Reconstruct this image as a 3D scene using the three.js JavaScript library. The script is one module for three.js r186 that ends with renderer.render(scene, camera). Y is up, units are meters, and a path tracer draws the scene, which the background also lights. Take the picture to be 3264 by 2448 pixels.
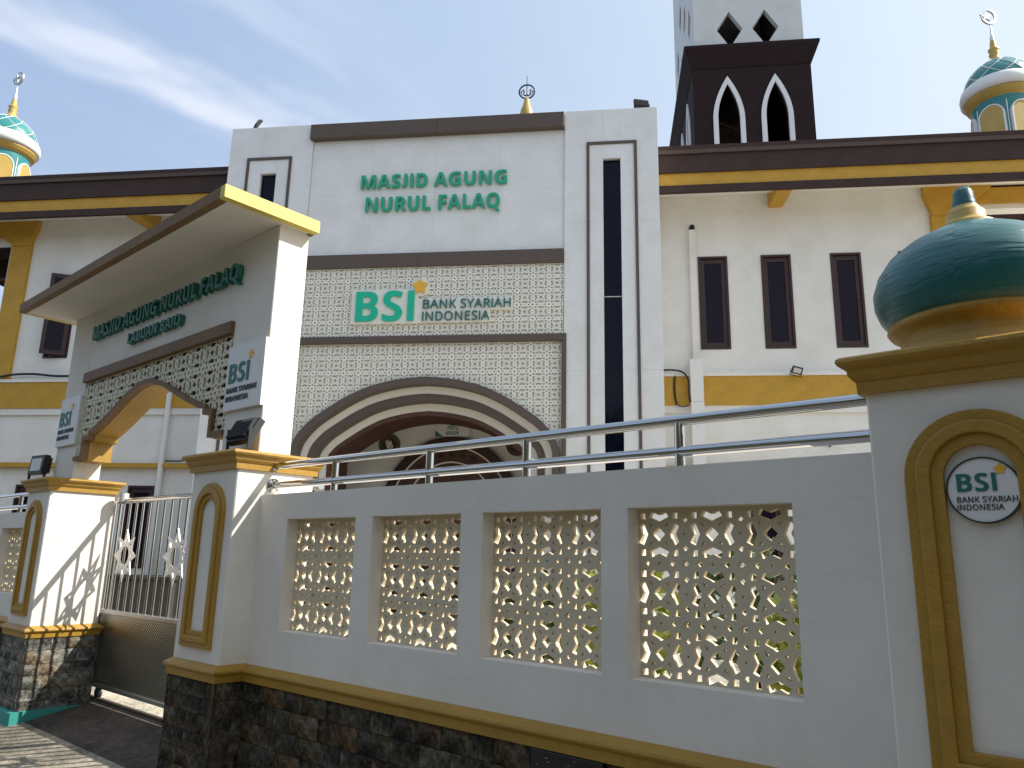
import * as THREE from 'three';
import { FontLoader } from 'three/addons/loaders/FontLoader.js';
import { TextGeometry } from 'three/addons/geometries/TextGeometry.js';
import { mergeGeometries, toCreasedNormals } from 'three/addons/utils/BufferGeometryUtils.js';
import { Brush, Evaluator, SUBTRACTION, INTERSECTION } from 'three-bvh-csg';

// ---------------------------------------------------------------- camera, sky, sun, exposure
const scene = new THREE.Scene();
const camera = new THREE.PerspectiveCamera(53.73, 4 / 3, 0.05, 2000);
camera.position.set(0, 1.6, 0);
camera.quaternion.setFromRotationMatrix(new THREE.Matrix4().makeBasis(
  new THREE.Vector3(0.99225, 0.02026, -0.12258), new THREE.Vector3(0.00801, 0.97413, 0.22586), new THREE.Vector3(0.12399, -0.22509, 0.96642)));
const renderer = new THREE.WebGLRenderer({ antialias: true });
renderer.toneMapping = THREE.LinearToneMapping;
renderer.toneMappingExposure = 1.4;
renderer.shadowMap.enabled = true;

const SUN = new THREE.Vector3(1.056, 1.0, -0.075).normalize();
const sun = new THREE.DirectionalLight(new THREE.Color(1, 0.955, 0.88), 5.0);
sun.position.copy(SUN).multiplyScalar(60).add(new THREE.Vector3(-4, 3, -10));
sun.target.position.set(-4, 3, -10);
sun.castShadow = true; sun.shadow.mapSize.set(4096, 4096);
Object.assign(sun.shadow.camera, { left: -30, right: 30, top: 30, bottom: -30, near: 1, far: 140 });
scene.add(sun, sun.target);

let seed = 7;
const rnd = () => { seed = (seed * 1664525 + 1013904223) >>> 0; return seed / 4294967296; };
const rr = (a, b) => a + (b - a) * rnd();
const hash = (x, y, s) => { let h = (x * 374761393 + y * 668265263 + s * 2147483647) | 0; h = Math.imul(h ^ (h >>> 13), 1274126177); return ((h ^ (h >>> 16)) >>> 0) / 4294967296; };
const sm = (t) => t * t * (3 - 2 * t);
function vnoise(x, y, p, s) {                                        // value noise, period p (0: none)
  const xi = Math.floor(x), yi = Math.floor(y), fx = sm(x - xi), fy = sm(y - yi);
  const w = (a) => (p ? ((a % p) + p) % p : a);
  const a = hash(w(xi), w(yi), s), b = hash(w(xi + 1), w(yi), s), c = hash(w(xi), w(yi + 1), s), d = hash(w(xi + 1), w(yi + 1), s);
  return a + (b - a) * fx + (c - a) * fy + (a - b - c + d) * fx * fy;
}
function fbm(x, y, p, s, oct = 4) { let v = 0, a = 0.5, t = 0; for (let i = 0; i < oct; i++) { v += a * vnoise(x, y, p, s + i); t += a; x *= 2; y *= 2; p *= 2; a *= 0.5; } return v / t; }
const sstep = (a, b, x) => { const t = Math.min(1, Math.max(0, (x - a) / (b - a))); return sm(t); };

{ // the sky: clear tropical air, paler towards the horizon and towards the sun, with thin cirrus streaks
  const w = 1024, h = 512, data = new Float32Array(w * h * 4);
  for (let j = 0; j < h; j++) for (let i = 0; i < w; i++) {
    const az = ((i + 0.5) / w - 0.5) * 2 * Math.PI, el = ((j + 0.5) / h - 0.5) * Math.PI;
    const ce = Math.cos(el), x = Math.cos(az) * ce, y = Math.sin(el), z = Math.sin(az) * ce, o = (j * w + i) * 4;
    const yy = Math.max(y, 0), cs = x * SUN.x + y * SUN.y + z * SUN.z;
    const hz = Math.pow(1 - yy, 3.0), glow = Math.pow(Math.max(0, cs * 0.5 + 0.5), 3.2);
    let r = 0.185 + 0.42 * hz + 0.57 * glow, g = 0.29 + 0.38 * hz + 0.55 * glow, b = 0.49 + 0.28 * hz + 0.40 * glow;
    if (y > 0.04) {
      const px = x / y, pz = z / y, t = (px + 1.15) * 0.89 + (pz + 1.3) * 0.45, l = (px + 1.15) * 0.45 - (pz + 1.3) * 0.89;
      const warp = fbm(px * 1.7 + 9, pz * 1.7 + 4, 0, 31) - 0.5;
      const q = t + warp * 0.22, k = q / 1.7, band = (k - Math.floor(k)) * 1.7;
      const streak = sstep(-0.02, 0.1, band) * (1 - sstep(0.08, 0.8, band));
      const fib = 0.62 * fbm(l * 1.6 + 3, q * 8 + 11, 0, 52, 5) + 0.38 * fbm(l * 5 + q * 6, q * 20 - l * 3, 0, 57, 4), big = fbm(px * 0.9 + 2.2, pz * 0.9 + 7.1, 0, 77, 3);
      let c = streak * sstep(0.36, 0.66, fib) * sstep(0.36, 0.62, big + 0.12) * 0.62 + 0.12 * sstep(0.45, 0.8, fbm(l * 0.8, q * 3, 0, 91));
      c *= sstep(0.04, 0.25, y);
      r += (0.68 - r) * c; g += (0.71 - g) * c; b += (0.79 - b) * c;
    }
    if (y < 0) { const f = sstep(0, -0.12, y); r += (0.2 - r) * f; g += (0.19 - g) * f; b += (0.17 - b) * f; }
    data[o] = r; data[o + 1] = g; data[o + 2] = b; data[o + 3] = 1;
  }
  const t = new THREE.DataTexture(data, w, h, THREE.RGBAFormat, THREE.FloatType);
  t.mapping = THREE.EquirectangularReflectionMapping; t.minFilter = t.magFilter = THREE.LinearFilter; t.wrapS = THREE.RepeatWrapping; t.needsUpdate = true;
  scene.background = t; scene.environment = t;
}

// ---------------------------------------------------------------- materials
function tex(n, fn, size, srgb = true) {                            // fn(x, y in 0..1) -> [r, g, b] 0..1, tiles every size metres
  const d = new Uint8Array(n * n * 4);
  for (let j = 0; j < n; j++) for (let i = 0; i < n; i++) { const c = fn(i / n, j / n), o = (j * n + i) * 4; for (let k = 0; k < 3; k++) d[o + k] = Math.max(0, Math.min(255, c[k] * 255)); d[o + 3] = 255; }
  const t = new THREE.DataTexture(d, n, n); t.wrapS = t.wrapT = THREE.RepeatWrapping; t.magFilter = THREE.LinearFilter; t.minFilter = THREE.LinearMipmapLinearFilter; t.generateMipmaps = true;
  if (srgb) t.colorSpace = THREE.SRGBColorSpace;
  t.repeat.set(1 / size, 1 / size); t.needsUpdate = true; return t;
}
const grey = (v) => [v, v, v];
const plasterTone = tex(512, (x, y) => { const a = fbm(x * 6, y * 6, 6, 3, 5), b = fbm(x * 40, y * 40, 40, 9, 3), s = fbm(x * 24, y * 2, 0, 15, 3); const spot = sstep(0.9, 0.97, vnoise(x * 230, y * 230, 230, 21)) * sstep(0.62, 0.8, fbm(x * 8, y * 8, 8, 4)); const v = 0.955 + 0.07 * (a - 0.5) + 0.03 * (b - 0.5) - 0.12 * spot; return [v, v * 0.997, v * (0.985 + 0.02 * (a - 0.5))]; }, 2.6);
const plasterBump = tex(512, (x, y) => grey(0.55 * fbm(x * 8, y * 8, 8, 5, 4) + 0.45 * fbm(x * 90, y * 90, 90, 6, 2)), 1.3, false);
const paintTone = tex(256, (x, y) => { const a = fbm(x * 5, y * 5, 5, 41, 5), b = fbm(x * 50, y * 50, 50, 42, 2); const v = 0.93 + 0.14 * (a - 0.5) + 0.06 * (b - 0.5); return [v, v * 0.995, v * 0.98]; }, 0.9);
const paintBump = tex(256, (x, y) => grey(0.6 * fbm(x * 10, y * 10, 10, 43, 4) + 0.4 * fbm(x * 60, y * 60, 60, 44, 2)), 0.5, false);
const stoneTone = tex(512, (x, y) => { const a = fbm(x * 9, y * 9, 9, 61, 5), b = fbm(x * 48, y * 48, 48, 62, 3), c = sstep(0.55, 0.75, fbm(x * 4, y * 4, 4, 63, 4)); const v = 0.5 + 0.7 * (a - 0.5) + 0.45 * (b - 0.5); return [v + 0.08 * c, v + 0.02 * c, v - 0.05 * c]; }, 1);
const stoneBump = tex(512, (x, y) => grey(0.7 * fbm(x * 10, y * 10, 10, 64, 5) + 0.3 * fbm(x * 60, y * 60, 60, 65, 3)), 1, false);
const concreteTone = tex(512, (x, y) => { const a = fbm(x * 5, y * 5, 5, 81, 6), b = fbm(x * 70, y * 70, 70, 82, 3), p = sstep(0.6, 0.75, fbm(x * 3, y * 3, 3, 83, 4)); const v = 0.72 + 0.42 * (a - 0.5) + 0.3 * (b - 0.5) - 0.14 * p; return [v, v * 0.98, v * 0.94]; }, 2.3);
const concreteBump = tex(512, (x, y) => grey(0.5 * fbm(x * 12, y * 12, 12, 84, 4) + 0.5 * fbm(x * 110, y * 110, 110, 85, 2)), 1.1, false);
const sheetBump = tex(256, (x, y) => { const u = x * 16, v = y * 16, a = u + v, b = u - v; return grey(0.5 + 0.25 * Math.sin(a * Math.PI) + 0.25 * Math.sin(b * Math.PI)); }, 0.34, false);
const brushed = tex(256, (x, y) => grey(0.32 + 0.3 * (fbm(x * 120, y * 3, 0, 101, 3) - 0.5) + 0.25 * (fbm(x * 5, y * 5, 5, 102, 3) - 0.5)), 0.6, false);
const brushBump = tex(256, (x, y) => grey(0.75 * fbm(x * 4, y * 26, 0, 121, 4) + 0.25 * fbm(x * 12, y * 60, 0, 122, 2)), 0.5, false);
const woodTone = tex(256, (x, y) => { const g = fbm(x * 3, y * 40, 0, 111, 4); const v = 0.75 + 0.5 * (g - 0.5); return [v, v * 0.94, v * 0.9]; }, 0.8);

const L = (r, g, b) => new THREE.Color().setRGB(r, g, b);
const std = (color, o = {}) => new THREE.MeshStandardMaterial({ color, roughness: 0.7, ...o });
const matte = (color, o = {}) => new THREE.MeshPhysicalMaterial({ color, roughness: 0.7, specularIntensity: 0.25, ...o });
const M = {
  wall: std(L(0.88, 0.86, 0.835), { map: plasterTone, bumpMap: plasterBump, bumpScale: 0.001, roughness: 0.85 }),
  fence: std(L(0.87, 0.82, 0.76), { map: plasterTone, bumpMap: plasterBump, bumpScale: 0.0014, roughness: 0.85 }),
  panel: std(L(0.88, 0.875, 0.88), { roughness: 0.42, map: plasterTone }),
  brown: matte(L(0.125, 0.098, 0.085), { roughness: 0.5 }),
  fascia: matte(L(0.072, 0.047, 0.044), { roughness: 0.7, map: paintTone }),
  roof: std(L(0.09, 0.06, 0.05), { roughness: 0.8 }),
  yellow: std(L(0.62, 0.35, 0.035), { roughness: 0.6, map: paintTone }),
  ochre: std(L(0.47, 0.265, 0.035), { roughness: 0.5, map: paintTone, bumpMap: paintBump, bumpScale: 0.004 }),
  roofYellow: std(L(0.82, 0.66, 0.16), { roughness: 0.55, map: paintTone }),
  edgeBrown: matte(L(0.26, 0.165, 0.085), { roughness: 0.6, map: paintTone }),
  ochreDark: std(L(0.2, 0.105, 0.035), { roughness: 0.6, map: paintTone }),
  teal: std(L(0.035, 0.26, 0.27), { roughness: 0.38, map: paintTone, bumpMap: paintBump, bumpScale: 0.004 }),
  domePaint: std(L(0.018, 0.145, 0.155), { roughness: 0.32, map: paintTone, bumpMap: brushBump, bumpScale: 0.005 }),
  tealBase: std(L(0.04, 0.34, 0.31), { roughness: 0.6, map: paintTone }),
  gold: std(L(0.62, 0.42, 0.10), { roughness: 0.42, map: paintTone }),
  white: std(L(0.8, 0.79, 0.77), { roughness: 0.55 }),
  cream: std(L(0.70, 0.60, 0.44), { roughness: 0.8, map: plasterTone, bumpMap: plasterBump, bumpScale: 0.002 }),
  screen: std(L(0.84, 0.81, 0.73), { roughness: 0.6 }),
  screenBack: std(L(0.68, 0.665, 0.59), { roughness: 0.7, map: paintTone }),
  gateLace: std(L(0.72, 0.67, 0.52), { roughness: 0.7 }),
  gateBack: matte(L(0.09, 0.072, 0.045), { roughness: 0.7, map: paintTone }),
  steel: new THREE.MeshStandardMaterial({ color: L(0.54, 0.53, 0.52), metalness: 1, roughness: 0.07 }),
  steelSheet: new THREE.MeshStandardMaterial({ color: L(0.30, 0.285, 0.25), metalness: 0.9, roughness: 0.5, bumpMap: sheetBump, bumpScale: 0.003, roughnessMap: brushed }),
  rusty: new THREE.MeshStandardMaterial({ color: L(0.10, 0.075, 0.06), metalness: 0.3, roughness: 0.8, map: paintTone }),
  satin: new THREE.MeshStandardMaterial({ color: L(0.5, 0.49, 0.47), metalness: 1, roughness: 0.38 }),
  starSteel: new THREE.MeshStandardMaterial({ color: L(0.78, 0.76, 0.74), metalness: 0.6, roughness: 0.35 }),
  black: std(L(0.018, 0.018, 0.02), { roughness: 0.45 }),
  lens: std(L(0.55, 0.55, 0.53), { roughness: 0.2 }),
  glass: new THREE.MeshPhysicalMaterial({ color: L(0.004, 0.005, 0.014), roughness: 0.04, specularIntensity: 0.3 }),
  darkRoomGlass: new THREE.MeshPhysicalMaterial({ color: L(0.012, 0.008, 0.016), roughness: 0.1, specularIntensity: 0.3 }),  // opaque near black stands in for the unlit rooms behind the panes
  frameWood: std(L(0.075, 0.034, 0.03), { roughness: 0.5, map: woodTone }),
  doorWood: std(L(0.16, 0.075, 0.045), { roughness: 0.5, map: woodTone }),
  green: std(L(0.012, 0.37, 0.2), { roughness: 0.4 }),
  greenDeep: std(L(0.02, 0.16, 0.12), { roughness: 0.5 }),
  logoGreen: std(L(0.0, 0.50, 0.30), { roughness: 0.4 }),
  logoDark: std(L(0.02, 0.15, 0.13), { roughness: 0.5 }),
  ink: std(L(0.03, 0.04, 0.05), { roughness: 0.5 }),
  logoGold: std(L(0.85, 0.46, 0.03), { roughness: 0.45 }),
  board: std(L(0.78, 0.76, 0.75), { roughness: 0.5 }),
  apron: std(L(0.68, 0.62, 0.50), { roughness: 0.95, map: concreteTone, bumpMap: concreteBump, bumpScale: 0.012 }),
  road: std(L(0.13, 0.127, 0.12), { roughness: 0.95, map: concreteTone, bumpMap: concreteBump, bumpScale: 0.012 }),
  ramp: matte(L(0.19, 0.16, 0.14), { roughness: 0.95, map: concreteTone, bumpMap: concreteBump, bumpScale: 0.01 }),
  yard: std(L(0.85, 0.80, 0.70), { roughness: 0.95, map: concreteTone, bumpMap: concreteBump, bumpScale: 0.008 }),
  minaretBrown: matte(L(0.036, 0.022, 0.024), { roughness: 0.8, map: paintTone }),
  dark: std(L(0.02, 0.018, 0.018), { roughness: 0.9 }),
  tower: std(L(0.72, 0.73, 0.74), { roughness: 0.7, map: plasterTone }),
  bark: std(L(0.11, 0.08, 0.055), { roughness: 0.95, map: stoneTone }),
  slope: std(L(0.10, 0.12, 0.045), { roughness: 1, map: stoneTone }),
  plinth: std(L(0.05, 0.045, 0.04), { roughness: 0.95 }),
  granite: std(L(0.012, 0.012, 0.014), { roughness: 0.25 }),
  cable: std(L(0.02, 0.02, 0.022), { roughness: 0.6 }),
  terracotta: std(L(0.32, 0.14, 0.08), { roughness: 0.85, map: paintTone }),
};
const leafMat = (r, g, b) => new THREE.MeshPhysicalMaterial({ color: L(r, g, b), roughness: 0.75, transmission: 0.3, thickness: 0, side: THREE.DoubleSide });
M.leaf = leafMat(0.05, 0.10, 0.02); M.leaf2 = leafMat(0.075, 0.13, 0.03); M.lime = leafMat(0.26, 0.30, 0.03); M.lime2 = leafMat(0.07, 0.10, 0.025);
const stoneMats = [[0.21, 0.19, 0.17], [0.235, 0.215, 0.19], [0.185, 0.175, 0.16], [0.225, 0.195, 0.165], [0.26, 0.24, 0.21], [0.235, 0.185, 0.145], [0.16, 0.15, 0.14]]
  .map(([r, g, b]) => matte(L(r * 1.3, g * 1.22, b * 1.05), { roughness: 0.9, map: stoneTone, bumpMap: stoneBump, bumpScale: 0.007 }));

const rubbleMats = [[0.42, 0.43, 0.38], [0.36, 0.37, 0.33], [0.47, 0.46, 0.41], [0.40, 0.38, 0.33], [0.33, 0.34, 0.31], [0.44, 0.43, 0.37], [0.38, 0.36, 0.31]].map(([r, g, b]) => matte(L(r * 1.5, g * 1.5, b * 1.5), { roughness: 0.9, map: stoneTone, bumpMap: stoneBump, bumpScale: 0.014 }));
// ---------------------------------------------------------------- helpers
const used = {};
const numbered = (n) => { const k = used[n] = (used[n] ?? -1) + 1; return k ? n + '_' + String(k).padStart(3, '0') : n; };
function thing(name, label, category, pos = [0, 0, 0], turn = 0, group) {
  const o = new THREE.Group(); o.name = numbered(name); o.position.set(...pos); o.rotation.y = turn;
  o.userData = { label, category }; if (group) o.userData.group = group; scene.add(o); return o;
}
function boxUV(g) {                                                  // uv in metres, by the side each face points to
  g = g.index ? g.toNonIndexed() : g;
  const p = g.attributes.position, uv = new Float32Array(p.count * 2), a = new THREE.Vector3(), b = new THREE.Vector3(), c = new THREE.Vector3();
  for (let i = 0; i < p.count; i += 3) {
    a.fromBufferAttribute(p, i); b.fromBufferAttribute(p, i + 1).sub(a); c.fromBufferAttribute(p, i + 2).sub(a); b.cross(c);
    const nx = Math.abs(b.x), ny = Math.abs(b.y), nz = Math.abs(b.z);
    for (let k = 0; k < 3; k++) { const x = p.getX(i + k), y = p.getY(i + k), z = p.getZ(i + k); const [u, v] = nz >= nx && nz >= ny ? [x, y] : nx >= ny ? [z, y] : [x, z]; uv[(i + k) * 2] = u; uv[(i + k) * 2 + 1] = v; }
  }
  g.setAttribute('uv', new THREE.BufferAttribute(uv, 2)); return g;
}
const clean = (g) => { g = g.index ? g.toNonIndexed() : g; for (const k of Object.keys(g.attributes)) if (!['position', 'normal', 'uv'].includes(k)) g.deleteAttribute(k); if (!g.attributes.uv) g.setAttribute('uv', new THREE.BufferAttribute(new Float32Array(g.attributes.position.count * 2), 2)); return g; };
const join = (list) => (list.length > 1 ? mergeGeometries(list.map(clean)) : clean(list[0]));
function put(parent, name, geos, mat, label) {
  const m = new THREE.Mesh(boxUV(join([geos].flat())), mat); m.name = name; m.castShadow = m.receiveShadow = true;
  if (label) m.userData.label = label; parent.add(m); return m;
}
const each = (parent, name, geos, mat, label) => geos.map((g) => put(parent, name, g, mat, label));
function single(name, label, category, geos, mat, pos, turn = 0, group) {
  const m = put(scene, numbered(name), geos, mat); m.position.set(...pos); m.rotation.y = turn; m.userData = { label, category }; if (group) m.userData.group = group; return m;
}
function structure(name, geos, mat) { const m = put(scene, name, geos, mat); m.userData.kind = 'structure'; return m; }
const B = (x0, x1, y0, y1, z0, z1) => new THREE.BoxGeometry(Math.abs(x1 - x0), Math.abs(y1 - y0), Math.abs(z1 - z0)).translate((x0 + x1) / 2, (y0 + y1) / 2, (z0 + z1) / 2);
function CB(x0, x1, y0, y1, z0, z1, r = 0.006) {                     // box with small chamfers
  const s = new THREE.Shape(); const X0 = Math.min(x0, x1) + r, X1 = Math.max(x0, x1) - r, Y0 = Math.min(y0, y1) + r, Y1 = Math.max(y0, y1) - r;
  s.moveTo(X0, Y0); s.lineTo(X1, Y0); s.lineTo(X1, Y1); s.lineTo(X0, Y1); s.closePath();
  return new THREE.ExtrudeGeometry(s, { depth: Math.abs(z1 - z0) - 2 * r, bevelThickness: r, bevelSize: r, bevelSegments: 1 }).translate(0, 0, Math.min(z0, z1) + r);
}
const cyl = (r0, r1, a, b, seg = 16) => { const A = new THREE.Vector3(...a), Bv = new THREE.Vector3(...b), d = Bv.clone().sub(A); const g = new THREE.CylinderGeometry(r1, r0, d.length(), seg); g.applyQuaternion(new THREE.Quaternion().setFromUnitVectors(new THREE.Vector3(0, 1, 0), d.clone().normalize())); const m = A.add(Bv).multiplyScalar(0.5); return g.translate(m.x, m.y, m.z); };
const tube = (pts, r, seg = 24, rs = 8, closed = false) => new THREE.TubeGeometry(new THREE.CatmullRomCurve3(pts.map((p) => new THREE.Vector3(...p)), closed), seg, r, rs, closed);
const lathe = (pts, seg = 48) => new THREE.LatheGeometry(pts.map(([r, y]) => new THREE.Vector2(r, y)), seg);
function square(pts) {                                               // moulding on a square plan; pts are [half width, y]
  const g = new THREE.LatheGeometry(pts.map(([h, y]) => new THREE.Vector2(h * Math.SQRT2, y)), 4).rotateY(Math.PI / 4).toNonIndexed(); g.computeVertexNormals(); return g;
}
const shape = (pts, holes = []) => { const s = new THREE.Shape(pts.map(([x, y]) => new THREE.Vector2(x, y))); for (const h of holes) s.holes.push(new THREE.Path(h.map(([x, y]) => new THREE.Vector2(x, y)))); return s; };
const ext = (pts, z0, z1, holes = [], bevel = 0) => bevel
  ? new THREE.ExtrudeGeometry(shape(pts, holes), { depth: z1 - z0 - bevel, bevelEnabled: true, bevelThickness: bevel, bevelSize: bevel, bevelOffset: -bevel, bevelSegments: 2 }).translate(0, 0, z0)
  : new THREE.ExtrudeGeometry(shape(pts, holes), { depth: z1 - z0, bevelEnabled: false }).translate(0, 0, z0);
const extX = (pts, x0, x1) => ext(pts.map(([z, y]) => [-z, y]), 0, x1 - x0).rotateY(Math.PI / 2).translate(x0, 0, 0);   // profile in [z, y], run along x
const rect = (x0, x1, y0, y1) => [[x0, y0], [x1, y0], [x1, y1], [x0, y1]];
const rev = (p) => p.slice().reverse();
const fonts = { bold: await new FontLoader().loadAsync('fonts/droid/droid_sans_bold.typeface.json'), regular: await new FontLoader().loadAsync('fonts/droid/droid_sans_regular.typeface.json') };
function letters(parent, text, font, x0, x1, y0, capH, z, depth, mat, name = 'letter') {   // one mesh for each letter, from x0 to x1 on the base line y0
  const f = fonts[font], res = f.data.resolution, size = capH / (f.capRef ??= (() => { const q = new TextGeometry('H', { font: f, size: 1, depth: 0.1, bevelEnabled: false }); q.computeBoundingBox(); return q.boundingBox.max.y; })());
  const st = capH * (font === 'bold' ? 0.205 : 0.125), jw = capH * 0.4;      // plain I and J, without the serifs and the descender of the font
  let w = 0; const adv = [...text].map((c) => { const x = w; w += c === 'I' ? st + capH * 0.2 : c === 'J' ? jw + capH * 0.12 : f.data.glyphs[c].ha * size / res; return x; });
  const sx = (x1 - x0) / w;
  const arcJ = (r, n = 8) => Array.from({ length: n + 1 }, (_, q) => { const a = -q / n * 2.35; return [jw - jw * 0.56 + Math.cos(a) * r, jw * 0.56 + Math.sin(a) * r]; });
  [...text].forEach((c, i) => {
    if (c === ' ') return;
    const g = c === 'I' ? ext(rect(capH * 0.1, capH * 0.1 + st, 0, capH), 0, depth) : c === 'J' ? ext([[jw, capH], ...arcJ(jw * 0.56), ...rev(arcJ(jw * 0.56 - st)), [jw - st, capH]], 0, depth)
      : new TextGeometry(c, { font: f, size, depth, curveSegments: 5, bevelEnabled: false });
    g.scale(sx, 1, 1); g.translate(x0 + adv[i] * sx, y0, z);
    put(parent, name, g, mat);
  });
}
const starPts = (n, R, r, a0 = Math.PI / 2) => Array.from({ length: 2 * n }, (_, i) => { const a = a0 + i * Math.PI / n, q = i % 2 ? r : R; return [Math.cos(a) * q, Math.sin(a) * q]; });
const ring = (R, n = 48) => Array.from({ length: n }, (_, i) => [Math.cos(i / n * 2 * Math.PI) * R, Math.sin(i / n * 2 * Math.PI) * R]);
const shift = (pts, x, y) => pts.map(([a, b]) => [a + x, b + y]);

// ---------------------------------------------------------------- pierced Islamic screen tile
function tilePaths(k) {                                              // cell from -0.59 to 0.41; k: 0 stout stone lattice, 1 thin tracery
  const m = (a, b) => a + (b - a) * k, H = [];
  const sq = (x, y, r) => [[x - r, y], [x, y - r], [x + r, y], [x, y + r]];
  H.push(sq(0, 0, m(0.128, 0.155)));
  const ch = [[m(0.212, 0.188), 0], [m(0.335, 0.36), 0]], e = [[m(0.3, 0.275), m(0.2, 0.225)], [m(0.397, 0.398), m(0.136, 0.145)]];
  const che = [ch[0], [e[0][0], -e[0][1]], [e[1][0], -e[1][1]], ch[1], e[1], e[0]];
  for (const [c, s] of [[1, 0], [0, 1], [-1, 0], [0, -1]]) {
    H.push(che.map(([x, y]) => [x * c - y * s, x * s + y * c]));
    const tr = [[m(0.118, 0.108), m(0.158, 0.142)], [m(0.158, 0.142), m(0.118, 0.108)], [m(0.205, 0.23), m(0.205, 0.23)]];
    H.push(tr.map(([x, y]) => [x * c - y * s, x * s + y * c]));
    const q = m(0.054, 0.072), cx = 0.318 * c - 0.318 * s, cy = 0.318 * s + 0.318 * c;
    H.push([[cx - q, cy - q], [cx + q, cy - q], [cx + q, cy + q], [cx - q, cy + q]]);
  }
  H.push(sq(-0.5, 0, m(0.026, 0.06)), sq(0, -0.5, m(0.026, 0.06)));
  for (const [x, y] of [[-0.5, 0.24], [-0.5, -0.24], [0.24, -0.5], [-0.24, -0.5]]) H.push(sq(x, y, m(0.064, 0.082)));
  H.push(shift(starPts(8, m(0.082, 0.084), m(0.04, 0.046)), -0.5, -0.5));
  return H;
}
function tile(k, w, h, t) { return ext(rect(-0.59, 0.41, -0.59, 0.41), 0, t, tilePaths(k)).translate(0.59, 0.59, 0).scale(w, h, 1); }   // corner at 0,0
const evaluator = new Evaluator(); evaluator.useGroups = false;
const brush = (g) => { const q = clean(g.clone()); const b = new Brush(q); b.updateMatrixWorld(true); return b; };
const csg = (a, b, op) => { const r = evaluator.evaluate(brush(a), brush(b), op).geometry; return clean(r); };
// tiles from x0, y0 on; keep(x, y, w, h) -> 1 whole, 0 none, 2 cut with cutter (op)
function screen(k, x0, y0, nx, ny, w, h, t, keep, cutter, op) {
  const base = clean(tile(k, w, h, t)), out = [];
  for (let j = 0; j < ny; j++) for (let i = 0; i < nx; i++) {
    const x = x0 + i * w, y = y0 + j * h, s = keep(x, y, w, h); if (!s) continue;
    const g = base.clone().translate(x, y, 0);
    if (s === 1) out.push(g); else { const c = csg(g, cutter, op); if (c.attributes.position.count) out.push(c); }
  }
  return out;
}

// ---------------------------------------------------------------- rough stones
const stoneGeos = Array.from({ length: 6 }, (_, q) => {
  const g = new THREE.BoxGeometry(1, 1, 1, 4, 3, 1), p = g.attributes.position;
  for (let i = 0; i < p.count; i++) {
    if (p.getZ(i) < 0) continue;
    const x = p.getX(i), y = p.getY(i), edge = Math.max(Math.abs(x), Math.abs(y)) > 0.49;
    p.setZ(i, edge ? 0.2 + 0.1 * hash(Math.round(x * 9) + 20, Math.round(y * 9) + 20, q) : 0.28 + 0.3 * hash(Math.round(x * 9) + 20, Math.round(y * 9) + 20, q + 10));
  }
  const f = g.toNonIndexed(); f.computeVertexNormals();
  const uv = f.attributes.uv; for (let i = 0; i < uv.count; i++) uv.setXY(i, uv.getX(i) * 0.22 + q * 0.31, uv.getY(i) * 0.14 + q * 0.17);
  return f;
});
function stones(parent, a0, a1, b0, b1, rowH, wMin, wMax, place, pick) {   // place(mesh, a, b): a along the face, b up
  for (let b = b1; b > b0 + 0.01;) {
    const hgt = Math.min(rowH * rr(0.9, 1.1), b - b0), y = b - hgt / 2; b -= hgt;
    for (let a = a0 - rr(0, wMin * 0.5); a < a1 - 0.01;) {
      let w = rr(wMin, wMax), l = Math.max(a, a0), r = Math.min(a + w, a1); a += w; if (r - l < 0.02) continue;
      const m = new THREE.Mesh(stoneGeos[Math.floor(rnd() * 6)], (pick || stoneMats)[Math.floor(rnd() * 7)]); m.name = 'stone'; m.castShadow = m.receiveShadow = true;
      m.scale.set(r - l - 0.004, hgt - 0.004, rr(0.02, 0.03)); place(m, (l + r) / 2, y); parent.add(m);
    }
  }
}

// ---------------------------------------------------------------- fence frame: u along the wall, d behind the camera plane of the wall
const TH = 33.836 * Math.PI / 180, CT = Math.cos(TH), ST = Math.sin(TH), FR = -TH;
const wp = (u, v, d) => [u * CT + d * ST, v, u * ST - d * CT];

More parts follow.
